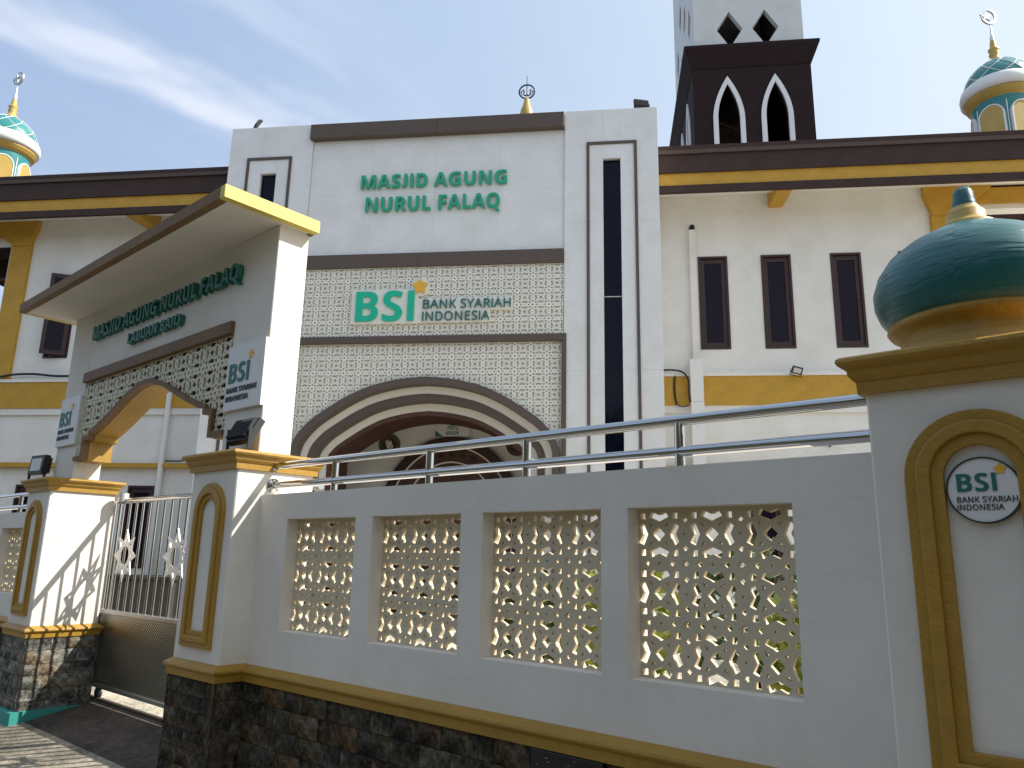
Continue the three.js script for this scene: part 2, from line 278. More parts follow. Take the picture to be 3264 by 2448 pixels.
// ---------------------------------------------------------------- ground
{
  const strip = (prof, u0, u1, nu = 1) => {                          // prof: [d, h]
    const pos = [], P = (u, [d, h]) => wp(u, h, d);
    for (let i = 0; i < prof.length - 1; i++) for (let j = 0; j < nu; j++) {
      const ua = u0 + (u1 - u0) * j / nu, ub = u0 + (u1 - u0) * (j + 1) / nu, a = P(ua, prof[i]), b = P(ub, prof[i]), c = P(ub, prof[i + 1]), d = P(ua, prof[i + 1]);
      pos.push(...a, ...b, ...c, ...a, ...c, ...d);
    }
    const g = new THREE.BufferGeometry(); g.setAttribute('position', new THREE.Float32BufferAttribute(pos, 3)); g.computeVertexNormals(); return g;
  };
  structure('road', strip([[-600, -0.25], [0.9, -0.25]], -700, 700), M.road);
  structure('concrete_apron', strip([[0.9, -0.25], [1.5, -0.24], [2.83, 0]], -700, 700), M.apron);
  { // unseen green slope added across the street to block low sky light
    const n = 60, k = 14, pos = [], H = (i, j) => { const u = -70 + 140 * i / n, q = j / k, d = -8.5 - 26 * q; return wp(u, -0.3 + 9.5 * sm(Math.min(1, q * 1.15)) * (0.7 + 0.6 * fbm(i * 0.25, j * 0.2, 0, 201)) + (j ? 0.5 * (fbm(i * 1.3, j * 1.3, 0, 202) - 0.3) : 0), d); };
    for (let i = 0; i < n; i++) for (let j = 0; j < k; j++) { const a = H(i, j), b = H(i + 1, j), c = H(i + 1, j + 1), d = H(i, j + 1); pos.push(...a, ...b, ...c, ...a, ...c, ...d); }
    const g = new THREE.BufferGeometry(); g.setAttribute('position', new THREE.Float32BufferAttribute(pos, 3)); g.computeVertexNormals(); structure('added_hillside', g, M.slope);
  }
  structure('driveway_ramp', strip([[2.83, 0], [3.44, 0.12]], -700, 700), M.ramp);  // strip coloured dark where the gate casts its shade
  structure('yard_paving', strip([[3.44, 0.12], [4.1, 0.25], [900, 0.25]], -700, 700), M.yard);
}

// ---------------------------------------------------------------- the mosque (origin at the foot of its front, x from the middle axis)
const mosque = thing('mosque', 'white mosque with brown eaves, yellow band and patterned arched portal', 'mosque', [-4, 0, -16]);
{
  const P = (n, g, m, l) => put(mosque, n, g, m, l);
  // entrance block: two towers, each a core with cladding panels, slit glass and a raised frame
  for (const s of [-1, 1]) {
    const X = (a, b) => (s > 0 ? [a, b] : [-b, -a]);
    const bx = (a, b, y0, y1, z0, z1) => B(...X(a, b), y0, y1, z0, z1);
    P('tower_core', [bx(3.1, 3.94, 0.2, 11.9, -3.3, -0.022), bx(4.37, 5.2, 0.2, 11.9, -3.3, -0.022), bx(3.94, 4.37, 10.67, 11.9, -3.3, -0.022), bx(3.94, 4.37, 0.2, 10.67, -3.3, -0.3)], M.panel);
    const rows = [0.25, 2.2, 5.62, 9.1, 11.92];
    for (let i = 0; i < 4; i++) {
      const y0 = rows[i] + 0.0015, y1 = rows[i + 1] - 0.0015;
      P('cladding_panel', CB(...X(3.074, 3.956), y0, y1, -0.02, 0, 0.0008), M.panel); P('cladding_panel', CB(...X(4.354, 5.21), y0, y1, -0.02, 0, 0.0008), M.panel);
    }
    P('cladding_panel', CB(...X(3.958, 4.352), 10.654, 11.92, -0.02, 0, 0.0008), M.panel);
    const cuts = [0.6, 2.55, 4.42, 7.32, 10.65];
    for (let i = 0; i < 4; i++) P('slit_pane', bx(3.965, 4.345, cuts[i] + 0.008, cuts[i + 1] - 0.008, -0.12, -0.1), M.glass);
    each(mosque, 'slit_mullion', cuts.slice(1, 4).map((y) => bx(3.965, 4.345, y - 0.008, y + 0.008, -0.115, -0.09)), M.white);
    const fr = (o) => [[3.58 + o, 0.3], [3.58 + o, 11.08 - o], [4.73 - o, 11.08 - o], [4.73 - o, 0.3]];
    const o = fr(0), i2 = rev(fr(0.065)); P('slit_frame', ext([...o, ...i2].map(([x, y]) => [s * x, y]), 0.002, 0.03), M.brown);
  }
  // upper sign wall in cladding panels and its cornice
  P('portal_core', [B(-3.1, 3.1, 6.35, 11.88, -3.3, -0.08), B(-3.1, 3.1, 11.5, 11.88, -0.1, -0.02)], M.panel);
  for (let i = 0; i < 4; i++) { const x0 = -3.08 + 1.54 * i; P('cladding_panel', CB(x0 + 0.001, x0 + 1.539, 8.46, 10.0, -0.075, -0.05, 0.0008), M.panel); P('cladding_panel', CB(x0 + 0.001, x0 + 1.539, 10.002, 11.5, -0.075, -0.05, 0.0008), M.panel); }
  for (const [a, b] of [[-3.12, 0.02], [0.026, 3.06]]) P('cornice', CB(a, b, 11.47, 11.85, -0.1, 0.13, 0.008), M.brown);
  for (const [a, b] of [[-3.06, -0.3], [-0.294, 3.06]]) P('brown_strip', CB(a, b, 8.12, 8.45, -0.1, 0.05, 0.006), M.brown);
  for (const [a, b] of [[-3.13, 0], [0.006, 3.13]]) P('brown_strip', CB(a, b, 6.3, 6.455, -0.1, 0.045, 0.006), M.brown);
  for (const s of [-1, 1]) P('brown_strip', CB(s * 3.025, s * 3.13, 0.3, 6.298, -0.1, 0.045, 0.006), M.brown);
  // arch outline and its insets
  const half = [[0, 5.5], [0.45, 5.465], [0.9, 5.385], [1.35, 5.255], [1.8, 5.04], [2.2, 4.79], [2.55, 4.54], [2.8, 4.27], [2.93, 4.05], [2.99, 3.85]];
  const crv = new THREE.SplineCurve(half.map(([x, y]) => new THREE.Vector2(x, y))), N = 36;
  const arch = (inset) => {                                          // closed outline from the right foot over the top to the left foot
    const r = []; for (let i = 0; i <= N; i++) { const p = crv.getPoint(i / N), t = crv.getTangent(i / N); r.push([Math.max(0, p.x + t.y * inset), p.y - Math.abs(t.x) * inset]); }
    r[0][0] = 0; r.push([2.99 - inset, 3.7], [2.99 - inset, 0.25]);
    return [...rev(r), ...r.slice(1).map(([x, y]) => [-x, y])];
  };
  const band = (a, b) => [...arch(a), ...rev(arch(b))];
  P('arch_band', ext(band(-0.005, 0.155), -0.27, 0.04), M.brown, 'brown outermost band of the portal arch');
  P('arch_band', ext(band(0.14, 0.325), -0.56, -0.24), M.screen, 'white second band of the portal arch');
  P('arch_band', ext(band(0.325, 0.49), -0.58, -0.225), M.brown, 'brown third band of the portal arch');
  P('arch_band', ext(band(0.475, 0.665), -0.9, -0.545), M.screen, 'white fourth band of the portal arch');
  P('arch_band', ext(band(0.665, 0.765), -1.65, -0.53), M.doorWood, 'brown innermost band and vault of the portal arch');
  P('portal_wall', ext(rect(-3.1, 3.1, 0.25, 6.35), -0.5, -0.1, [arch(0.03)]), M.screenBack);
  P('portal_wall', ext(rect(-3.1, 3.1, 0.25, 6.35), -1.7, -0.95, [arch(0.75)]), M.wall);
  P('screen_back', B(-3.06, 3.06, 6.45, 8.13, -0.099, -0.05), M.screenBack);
  each(mosque, 'porch_wall', [B(-3.4, 3.4, 0.25, 6.4, -3.5, -3.3), B(-3.35, -3.1, 0.25, 6.4, -3.3, -1.7), B(3.1, 3.35, 0.25, 6.4, -3.3, -1.7)], M.wall);
  P('porch_ceiling', B(-3.35, 3.35, 6.35, 6.5, -3.5, -1.7), M.wall);
  // relief screens
  const cw = 6.12 / 17;
  P('relief_screen', screen(0.4, -3.06, 6.455, 17, 5, cw, 1.665 / 5, 0.03, () => 1).map((g) => g.translate(0, 0, -0.048)), M.screen, 'upper relief screen of star tracery');
  const hole = arch(0.06), inside = (x, y) => { const X = Math.abs(x); if (y < 3.85) return X < 2.9; let yy = 0; for (let i = 0; i < half.length - 1; i++) if (X >= half[i][0] && X <= half[i + 1][0]) { const f = (X - half[i][0]) / (half[i + 1][0] - half[i][0]); yy = half[i][1] + f * (half[i + 1][1] - half[i][1]); } return y < yy - 0.06; };
  const cutter = ext(hole, -1, 1), lw = 6.04 / 17, lh = 0.352;
  P('relief_screen', screen(0.4, -3.02, 6.3 - 9 * lh, 17, 9, lw, lh, 0.03, (x, y, w, h) => { const c = [[x, y], [x + w, y], [x, y + h], [x + w, y + h], [x + w / 2, y]].filter(([a, b]) => inside(a, b)).length; return c === 5 ? 0 : c ? 2 : 1; }, cutter, SUBTRACTION).map((g) => g.translate(0, 0, -0.098)), M.screen, 'lower relief screen around the portal arch');
  // door wall inside the porch
  const dz = -3.3, el = (a, b, n = 28, y0 = 2.55) => [[a, 0.25], ...Array.from({ length: n + 1 }, (_, i) => { const t = i / n * Math.PI; return [Math.cos(t) * a, y0 + Math.sin(t) * b]; }), [-a, 0.25]];
  const dband = (a, b, c, d) => [...el(a, b), ...rev(el(c, d))];
  P('door_surround', ext(dband(1.85, 2.12, 1.62, 1.88), dz, dz + 0.14), M.frameWood);
  P('door_line', ext(dband(1.62, 1.88, 1.585, 1.845), dz, dz + 0.11), M.screen);
  P('door_carving', ext(dband(1.585, 1.845, 1.22, 1.48), dz, dz + 0.08), M.doorWood);
  P('door_line', ext(dband(1.22, 1.48, 1.185, 1.445), dz, dz + 0.11), M.screen);
  for (let i = 0; i < 15; i++) { const t = (i + 0.5) / 15 * Math.PI, x = Math.cos(t) * 1.4, y = 2.55 + Math.sin(t) * 1.66; P('carved_star', ext(shift(starPts(8, 0.1, 0.05), x, y), dz + 0.08, dz + 0.1), M.frameWood); }
  const dl = P('door_leaf', ext(el(1.185, 1.445), dz, dz + 0.04), M.doorWood);
  put(dl, 'door_seam', B(-0.012, 0.012, 0.25, 3.98, dz + 0.04, dz + 0.05), M.dark);
  for (const s of [-1, 1]) for (const r of [0.8, 0.5]) put(dl, 'moulding', ext([...el(r, r * 1.2), ...rev(el(r - 0.05, r * 1.2 - 0.05))].filter(([x]) => s * x > 0.03), dz + 0.04, dz + 0.07), M.frameWood);
  for (const s of [-1, 1]) {                                          // two round medallions with curling relief
    const md = P('medallion', ext(shift(ring(0.285), s * 1.69, 4.47), dz, dz + 0.05, [shift(ring(0.19), s * 1.69, 4.47)]), M.brown);
    put(md, 'medallion_disc', ext(shift(ring(0.19), s * 1.69, 4.47), dz, dz + 0.03), M.gateBack);
    put(md, 'scroll_relief', [0, 1, 2, 3, 4].map((q) => tube([[0, -0.12 + q * 0.05, 0.04], [0.09 - q * 0.02, -0.05 + q * 0.03, 0.045], [0.03, 0.03 + q * 0.02, 0.045], [-0.1 + q * 0.02, 0.1 - q * 0.05, 0.045], [-0.04, -0.1 + q * 0.06, 0.04]].map(([x, y, z]) => [x + s * 1.69, y + 4.47, z + dz]), 0.013, 24, 6)), M.screen);
  }
  // wings
  const win = (a, y0, y1) => ({ a, y0, y1 });
  const upper = [6.22, 7.7, 9.3, 10.84].map((a) => win(a, 6.52, 8.86)), lower = [7.17, 10.24].map((a) => win(a, 1.2, 3.2));
  for (const s of [-1, 1]) {
    const X = (a, b) => (s > 0 ? [a, b] : [-b, -a]), wins = [...(s > 0 ? upper : upper.map((w, i) => win([6.22, 7.6, 8.85, 10.1][i], w.y0, w.y1))), ...lower].map((w) => [...X(w.a, w.a + 0.7), w.y0, w.y1]);
    P('wing_wall', ext(rect(...X(5.2, 12.3), 0.2, 10.6), -1.95, -1.7, wins.map(([a, b, c, d]) => rect(a, b, c, d))), M.wall);
    P('wing_wall', B(...X(12.05, 12.3), 0.2, 10.6, -9, -1.95), M.wall);
    wins.forEach(([a, b, c, d], i) => {
      const f = P('window_frame', ext(rect(a + 0.005, b - 0.005, c + 0.005, d - 0.005), -1.82, -1.675, [rect(a + 0.055, b - 0.055, c + 0.055, d - 0.055)]), M.frameWood);
      const open = s < 0 && i === 3;
      const sash = put(f, 'sash', ext(rect(-0.295, 0.295, -(d - c) + 0.06, -0.06), -0.03, 0.02, [rect(-0.2, 0.2, -(d - c) + 0.17, -0.17)]), M.frameWood);
      const pane = put(f, 'pane', B(-0.2, 0.2, -(d - c) + 0.17, -0.17, -0.012, -0.004), M.darkRoomGlass);
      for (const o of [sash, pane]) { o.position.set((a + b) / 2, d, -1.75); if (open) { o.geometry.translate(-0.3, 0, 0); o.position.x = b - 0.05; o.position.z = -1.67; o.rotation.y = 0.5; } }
    });
    P('yellow_band', B(...X(5.21, 12.9), 5.16, 5.85, -1.7, -1.6), M.yellow);
    each(mosque, 'band_ledge', [B(...X(5.21, 12.9), 5.85, 5.93, -1.7, -1.57), B(...X(5.21, 12.9), 4.99, 5.16, -1.7, -1.63)], M.wall);
    P('thin_yellow_ledge', B(...X(5.21, 12.9), 3.63, 3.74, -1.7, -1.52), M.yellow);
    P('soffit', extX([[-0.6, 10.04], [-1.9, 10.545], [-1.9, 10.6], [-0.6, 10.1]], ...X(5.21, 15.6)), M.wall);
    P('fascia', B(...X(5.21, 15.65), 10.49, 11.1, -0.6, -0.5), M.fascia, 'wide brown fascia of the eave');
    P('gutter_lip', B(...X(5.21, 15.7), 11.06, 11.15, -0.62, -0.44), M.fascia);
    P('fascia_yellow', B(...X(5.21, 15.62), 10.17, 10.495, -0.62, -0.55), M.yellow, 'yellow middle strip of the eave');
    P('fascia', B(...X(5.21, 15.64), 10.0, 10.175, -0.62, -0.52), M.fascia, 'narrow brown bottom strip of the eave');
    P('eave_side', [B(...X(15.6, 15.7), 10.0, 11.15, -9, -0.5)], M.fascia);
    for (const a of [7.95]) P('eave_bracket', extX([[-1.7, 10.09], [-0.62, 10.02], [-0.62, 10.08], [-1.7, 10.5]], ...X(a, a + 0.33)), M.yellow);
    P('corner_column', CB(...X(11.62, 12.2), 5.9, 10.5, -1.95, -1.6, 0.01), M.yellow);
    P('column_haunch', ext([[11.66, 9.7], [12.16, 9.7], [13.0, 10.35], [13.0, 10.5], [11.5, 10.5], [11.5, 10.2]].map(([x, y]) => [s * x, y]), -1.9, -1.56), M.yellow);
    P('gallery_beam', B(...X(12.25, 15.6), 10.02, 10.42, -2.1, -1.72), M.yellow);
    P('gallery_trim', B(...X(12.25, 15.6), 9.9, 10.03, -2.1, -1.78), M.wall);
    P('gallery_back_eave', B(...X(12.3, 15.6), 9.75, 10.4, -4.2, -4.0), M.fascia);
    P('gallery_back_eave', ext([[12.3, 9.75], [15.6, 9.75], [15.6, 10.6], [12.3, 9.3]].map(([x, y]) => [s * x, y]), -8.6, -8.4), M.fascia);
    P('gallery_soffit', B(...X(12.3, 15.6), 10.5, 10.6, -9, -1.9), M.fascia);
  }
  P('roof', extX([[-0.45, 11.1], [-14, 14.6], [-28, 11.1], [-28, 10.9], [-14, 14.4], [-0.45, 10.95]], -15.75, 15.75), M.roof);
  each(mosque, 'rear_wall', [B(-12.2, 12.2, 0.2, 10.6, -26, -25.7), B(-12.2, -12, 0.2, 10.6, -25.7, -9), B(12, 12.2, 0.2, 10.6, -25.7, -9)], M.wall);
  // ducts and pipes on the wing walls
  each(mosque, 'duct', [B(5.92, 6.21, 0.3, 5.2, -1.7, -1.38), B(5.92, 6.21, 5.206, 6.21, -1.7, -1.38)], M.white, 'white square duct beside the entrance block');
  each(mosque, 'duct', [B(6.02, 6.17, 6.21, 7.9, -1.7, -1.6), B(6.02, 6.17, 7.906, 9.54, -1.7, -1.6)], M.wall, 'slim white duct running up to a dark opening');
  P('vent_outlet', [B(6.03, 6.16, 9.54, 9.6, -1.7, -1.62), cyl(0.06, 0.05, [6.09, 9.6, -1.68], [6.12, 9.66, -1.62], 10)], M.dark);
  P('downpipe', cyl(0.07, 0.07, [-6.99, 0.2, -1.56], [-6.99, 6.2, -1.56], 14), M.white);
  P('cable', tube([[-12.9, 5.8, -1.45], [-12.2, 5.87, -1.5], [-11.6, 6.03, -1.55], [-10.9, 6.06, -1.55], [-10.2, 6.0, -1.55], [-9.4, 6.0, -1.56]], 0.03, 60), M.cable);
  each(mosque, 'cable', [tube([[5.21, 5.98, -1.55], [5.5, 5.99, -1.53], [5.75, 5.93, -1.5], [5.87, 5.75, -1.45], [5.88, 5.4, -1.42], [5.9, 5.2, -1.45]], 0.022, 50), tube([[5.6, 5.9, -1.58], [5.58, 5.5, -1.58], [5.62, 5.2, -1.56], [5.7, 5.12, -1.55], [5.88, 5.14, -1.55]], 0.012, 40), tube([[5.57, 5.9, -1.58], [5.55, 5.5, -1.58], [5.6, 5.15, -1.56]], 0.01, 30)], M.cable);
  P('cable', tube([[-5.6, 3.9, -1.6], [-6.0, 4.0, -1.58], [-6.4, 3.82, -1.58], [-6.9, 3.8, -1.58]], 0.018, 40), M.cable);
  P('bell_jar_spot', [cyl(0.035, 0.05, [8.95, 4.2, -1.62], [8.95, 4.3, -1.62], 10), cyl(0.012, 0.012, [8.95, 4.3, -1.62], [8.95, 4.48, -1.68], 8)], M.black);
}
// overhead cables that run from the corner column
for (let i = 0; i < 3; i++) single('overhead_cable', 'thin black overhead cable tied to the yellow corner column', 'cable', tube([[0, 0, 0], [-0.5, 0.3 + i * 0.12, 0.05], [-1.6, 1.1 + i * 0.22, 0.1], [-4, 2.1 + i * 0.35, 0.2], [-8, 2.9 + i * 0.4, 0.4]], 0.017, 40, 6), M.cable, [-16.27, 8.25 + i * 0.14, -17.5], 0, 'cables at the corner column');

// ---------------------------------------------------------------- minaret
{
  const t = thing('minaret', 'tall stair minaret, dark brown below with white pointed arches, white above', 'minaret', [5.06, 0, -27.5]);
  const w = 2.0, f = 3.5, pa = (cx, hw, y0, ys, top) => { const n = 10, r = []; for (let i = 0; i <= n; i++) { const q = i / n; r.push([cx + hw * (1 - Math.pow(q, 1.9)), ys + (top - ys) * q]); } const l = r.map(([x, y]) => [2 * cx - x, y]); return [[cx + hw, y0], ...r, ...rev(l).slice(1), [cx - hw, y0]]; };
  const cx = [-0.82, 0.78];
  put(t, 'brown_wall', ext(rect(-w, w, 6, 18.5), f - 0.25, f, cx.map((c) => pa(c, 0.37, 13.6, 16.5, 17.8))), M.minaretBrown);
  put(t, 'brown_wall', ext(rect(-f + 0.2, f - 0.25, 6, 18.5), -0.12, 0.12, [-2, 0, 2].map((c) => pa(c, 0.37, 13.6, 16.5, 17.8))).rotateY(-Math.PI / 2).translate(-w + 0.12, 0, 0), M.minaretBrown);
  each(t, 'brown_wall', [B(w - 0.24, w, 6, 18.5, -f + 0.2, f - 0.25), B(-w, w, 6, 18.5, -f, -f + 0.2)], M.minaretBrown);
  for (const c of cx) { const o = pa(c, 0.53, 13.5, 16.45, 18.1), i = rev(pa(c, 0.365, 13.5, 16.5, 17.8)); put(t, 'arch_frame', ext([...o, ...i], f - 0.02, f + 0.06), M.white); }
  for (const c of [-2, 0, 2]) { const o = pa(c, 0.53, 13.5, 16.45, 18.1), i = rev(pa(c, 0.365, 13.5, 16.5, 17.8)); put(t, 'arch_frame', ext([...o, ...i], -0.04, 0.04).rotateY(-Math.PI / 2).translate(-w - 0.02, 0, 0), M.white); }
  for (const [a, b] of [[[-1.5, 15.7], [-0.4, 13.9]], [[0.3, 13.9], [1.4, 15.4]], [[-1.4, 17], [0.2, 16.2]]]) put(t, 'inner_brace', cyl(0.05, 0.05, [a[0], a[1], f - 0.8], [b[0], b[1], f - 0.8], 6), M.fascia);
  const fl = (y, e) => [[-w - e, y, -f - e], [w + e, y, -f - e], [w + e, y, f + e], [-w - e, y, f + e]];
  { const a = fl(18.45, 0.02), b = fl(19.12, 0.28), c = fl(19.22, 0.28), pos = [], q = (A, Bq, C, D) => pos.push(...A, ...Bq, ...C, ...A, ...C, ...D); for (const [l, h] of [[a, b], [b, c]]) for (let i = 0; i < 4; i++) { const j = (i + 1) % 4; q(l[j], l[i], h[i], h[j]); } q(c[3], c[2], c[1], c[0]); q(a[0], a[1], a[2], a[3]); const g = new THREE.BufferGeometry(); g.setAttribute('position', new THREE.Float32BufferAttribute(pos, 3)); g.computeVertexNormals(); put(t, 'flared_cornice', g, M.minaretBrown); }
  const uw = 1.87, uf = 3.36, dia = (c, y) => [[c - 0.455, y + 0.05], [c, y - 0.68], [c + 0.455, y + 0.05], [c, y + 0.78]];
  put(t, 'white_wall', ext(rect(-uw, uw, 19.2, 27), uf - 0.22, uf, [-0.63, 0.6].flatMap((c) => [dia(c, 20.05), dia(c, 22.6), dia(c, 25)])), M.tower);
  put(t, 'white_wall', ext(rect(-uf + 0.2, uf - 0.22, 19.2, 27), -0.11, 0.11, [-2.1, -0.7, 0.7, 2.1].flatMap((c, i) => [dia(c, 20.05 + (i % 2) * 1.2), dia(c, 22.6 + (i % 2) * 1.2)])).rotateY(-Math.PI / 2).translate(-uw + 0.11, 0, 0), M.tower);
  each(t, 'white_wall', [B(uw - 0.22, uw, 19.2, 27, -uf + 0.2, uf - 0.22), B(-uw, uw, 19.2, 27, -uf, -uf + 0.2)], M.tower);
  put(t, 'inner_core', B(-0.9, 0.9, 6, 27, -2.6, 1.2), M.ramp);
  put(t, 'balcony_slab', B(-2.5, 2.5, 28.6, 28.9, -f - 0.6, f + 0.6), M.tower);
  put(t, 'upper_shaft', B(-1.8, 1.8, 27, 30, -3.2, 3.2), M.tower);
  put(t, 'pyramid_cap', lathe([[2.8, 30], [0.02, 34]], 4), M.minaretBrown);
}

// ---------------------------------------------------------------- roof cupolas and the main dome
function crescent(parent, y, R, m) {
  const o = []; for (let i = 0; i <= 28; i++) { const a = -Math.PI * 0.98 + i / 28 * Math.PI * 1.62 - 0.35; o.push([Math.cos(a) * R, Math.sin(a) * R + y + R]); }
  const n = []; for (let i = 28; i >= 0; i--) { const a = -Math.PI * 0.98 + i / 28 * Math.PI * 1.62 - 0.35; n.push([Math.cos(a) * R * 0.74 - R * 0.16, Math.sin(a) * R * 0.74 + y + R + R * 0.05]); }
  put(parent, 'crescent', ext([...o, ...n], -0.02, 0.02), m);
  put(parent, 'star', ext(shift(starPts(5, R * 0.72, R * 0.28, 2.9), -R * 0.42, y + R * 1.02), -0.018, 0.018), m);
}
function cupola(pos, label, turn) {
  const t = thing('roof_cupola', label, 'cupola', pos, turn, 'cupolas on the roof corners');
  put(t, 'drum', lathe([[0, 0], [0.68, 0], [0.68, 1.71], [0.7, 1.73], [0, 1.73]], 40), M.teal);
  put(t, 'gold_ring', lathe([[0.68, 1.61], [0.72, 1.66], [0.78, 1.68], [0.76, 1.73], [0.82, 1.76], [0.84, 1.83], [0.3, 1.83]], 48), M.gold);
  put(t, 'white_rim', lathe([[0.3, 1.81], [0.82, 1.81], [0.9, 1.87], [0.915, 1.99], [0.88, 2.13], [0.8, 2.21], [0.3, 2.21]], 48), M.white);
  const dp = [[0.8, 2.19], [0.79, 2.29], [0.74, 2.44], [0.63, 2.6], [0.48, 2.76], [0.3, 2.89], [0.12, 2.96], [0, 2.98]]; put(t, 'dome', lathe(dp, 40), M.teal);
  const dc = new THREE.SplineCurve(dp.map(([r, y]) => new THREE.Vector2(r, y)));
  for (let i = 0; i < 9; i++) for (const s of [-1, 1]) put(t, 'lattice_line', tube(Array.from({ length: 9 }, (_, q) => { const p = dc.getPoint(q / 8 * 0.9), a = i / 9 * 2 * Math.PI + s * q / 8 * 1.3; return [Math.cos(a) * (p.x + 0.004), p.y, Math.sin(a) * (p.x + 0.004)]; }), 0.011, 14, 5), M.white);
  for (let i = 0; i < 6; i++) {
    const g = (o, z) => { const a = []; for (let q = 0; q <= 12; q++) { const th = q / 12 * Math.PI; a.push([Math.cos(th) * (0.27 + o), 1.1 + Math.sin(th) * (0.3 + o)]); } return [[0.27 + o, 0.05], ...a, [-0.27 - o, 0.05]]; };
    const place = (m) => { const a = i / 6 * 2 * Math.PI; m.rotation.y = a; m.position.set(Math.sin(a) * 0.655, 0, Math.cos(a) * 0.655); };
    place(put(t, 'niche', ext(g(0, 0), -0.05, 0.035), M.gold)); place(put(t, 'niche_edge', ext([...g(0.03), ...rev(g(0))], -0.06, 0.045), M.white));
    const a = (i + 0.5) / 6 * 2 * Math.PI; put(t, 'white_line', cyl(0.014, 0.014, [Math.sin(a) * 0.685, 0.05, Math.cos(a) * 0.685], [Math.sin(a) * 0.685, 1.46, Math.cos(a) * 0.685], 6), M.white);
  }
  put(t, 'finial', lathe([[0.2, 2.9], [0.2, 2.98], [0.13, 3.02], [0.1, 3.12], [0.13, 3.18], [0.1, 3.24], [0.13, 3.3], [0.13, 3.34], [0.08, 3.38], [0.075, 3.5], [0.05, 3.62]], 24), M.gold);
  put(t, 'spire', lathe([[0.055, 3.6], [0.06, 3.68], [0.035, 3.75], [0.012, 4.12], [0, 4.13]], 14), M.starSteel);
  crescent(t, 4.1, 0.23, M.satin);
  return t;
}
cupola([10.2, 11.62, -18.9], 'teal cupola with white rim beside the tall minaret side of the roof', 0.2);
cupola([-18.2, 11.62, -18.9], 'teal cupola with white rim standing above the overhead cables', -0.3);
{
  const t = thing('main_dome', 'dome behind the portal whose gold finial carries a ringed calligraphic emblem', 'dome', [-4, 10.5, -34.8]);
  put(t, 'drum', lathe([[3.6, 0], [3.6, 7.5], [3.4, 7.6], [0, 7.6]], 40), M.wall);
  put(t, 'dome', lathe([[3.4, 7.5], [3.5, 8.6], [3.3, 9.8], [2.7, 11], [1.8, 11.9], [0.8, 12.5], [0.3, 12.75], [0, 12.8]], 48), M.teal);
  put(t, 'finial', lathe([[0.34, 12.6], [0.36, 13.4], [0.3, 13.75], [0.2, 14], [0.12, 14.4], [0.05, 14.48]], 24), M.gold);
  const y = 14.82, R = 0.4;
  put(t, 'emblem_ring', new THREE.TorusGeometry(R, 0.042, 8, 40).translate(0, y, 0), M.black);
  put(t, 'emblem_script', [tube([[0, y - R, 0], [0, y - 0.1, 0], [0, y + R, 0], [0, y + 0.95, 0]], 0.022, 20, 6), tube([[0, y - 0.18, 0], [-0.1, y - 0.22, 0], [-0.17, y - 0.12, 0], [-0.14, y + 0.02, 0], [-0.2, y + 0.12, 0]], 0.032, 24, 6), tube([[0, y - 0.18, 0], [0.1, y - 0.22, 0], [0.19, y - 0.12, 0], [0.16, y + 0.02, 0], [0.2, y + 0.13, 0]], 0.032, 24, 6), tube([[-0.2, y + 0.1, 0], [-0.3, y, 0], [-0.4, y, 0]], 0.022, 12, 6), tube([[-0.3, y, 0], [-0.25, y - 0.2, 0]], 0.022, 8, 6), tube([[0.4, y, 0], [0.3, y, 0], [0.25, y + 0.08, 0]], 0.022, 12, 6), tube([[0.3, y, 0], [0.25, y - 0.2, 0]], 0.022, 8, 6)], M.black);
}

// ---------------------------------------------------------------- signs on the portal
{
  const t = thing('wall_lettering', 'green raised letters on the blank white wall above the portal', 'sign', [-4, 0, -16]);
  letters(t, 'MASJID AGUNG', 'bold', -1.83, 1.77, 10.13, 0.34, -0.02, 0.055, M.green);
  letters(t, 'NURUL FALAQ', 'bold', -1.68, 1.6, 9.53, 0.36, -0.02, 0.055, M.green);
}
function logoStar(parent, x, y, R, z, t, mat) { put(parent, 'logo_star', ext(shift(starPts(5, R, R * 0.55, 0.35), x, y), z, z + t), mat); }
{
  const t = thing('bank_sign', 'green bank letters with a gold star on the patterned screen over the arch', 'sign', [-4, 0, -16]);
  put(t, 'backing', [CB(-1.8, -0.24, 6.74, 7.56, -0.02, 0.05), CB(-0.26, 1.92, 7.03, 7.33, -0.02, 0.048), CB(-0.25, 1.42, 6.75, 7.04, -0.02, 0.046), ext(shift(ring(0.22, 20), -0.2, 7.6), -0.02, 0.052)], M.screen);
  letters(t, 'BSI', 'bold', -1.78, -0.24, 6.8, 0.71, 0.052, 0.04, M.logoGreen);
  logoStar(t, -0.2, 7.61, 0.2, 0.064, 0.035, M.logoGold);
  letters(t, 'BANK SYARIAH', 'regular', -0.14, 1.92, 7.08, 0.21, 0.06, 0.03, M.logoDark);
  letters(t, 'INDONESIA', 'regular', -0.14, 1.42, 6.79, 0.21, 0.06, 0.03, M.logoDark);
}
{
  const t = thing('door_sign', 'white entrance board with a green emblem hung over the carved door', 'sign', [-4, 0, -19.2]);
  put(t, 'board', B(-0.45, 0.45, 4.68, 5.35, 0, 0.03), M.board);
  letters(t, 'PINTU', 'bold', -0.14, 0.16, 4.85, 0.1, 0.03, 0.008, M.greenDeep); letters(t, 'MASUK', 'bold', -0.17, 0.18, 4.72, 0.1, 0.03, 0.008, M.greenDeep);
  put(t, 'emblem', ext(shift(ring(0.13, 24), 0, 5.08), 0.03, 0.04, [shift(ring(0.07, 20), 0, 5.12)]), M.logoGreen);
  put(t, 'corner_mark', ext([[-0.45, 4.68], [-0.25, 4.68], [-0.45, 4.84]], 0.03, 0.036), M.greenDeep);
}
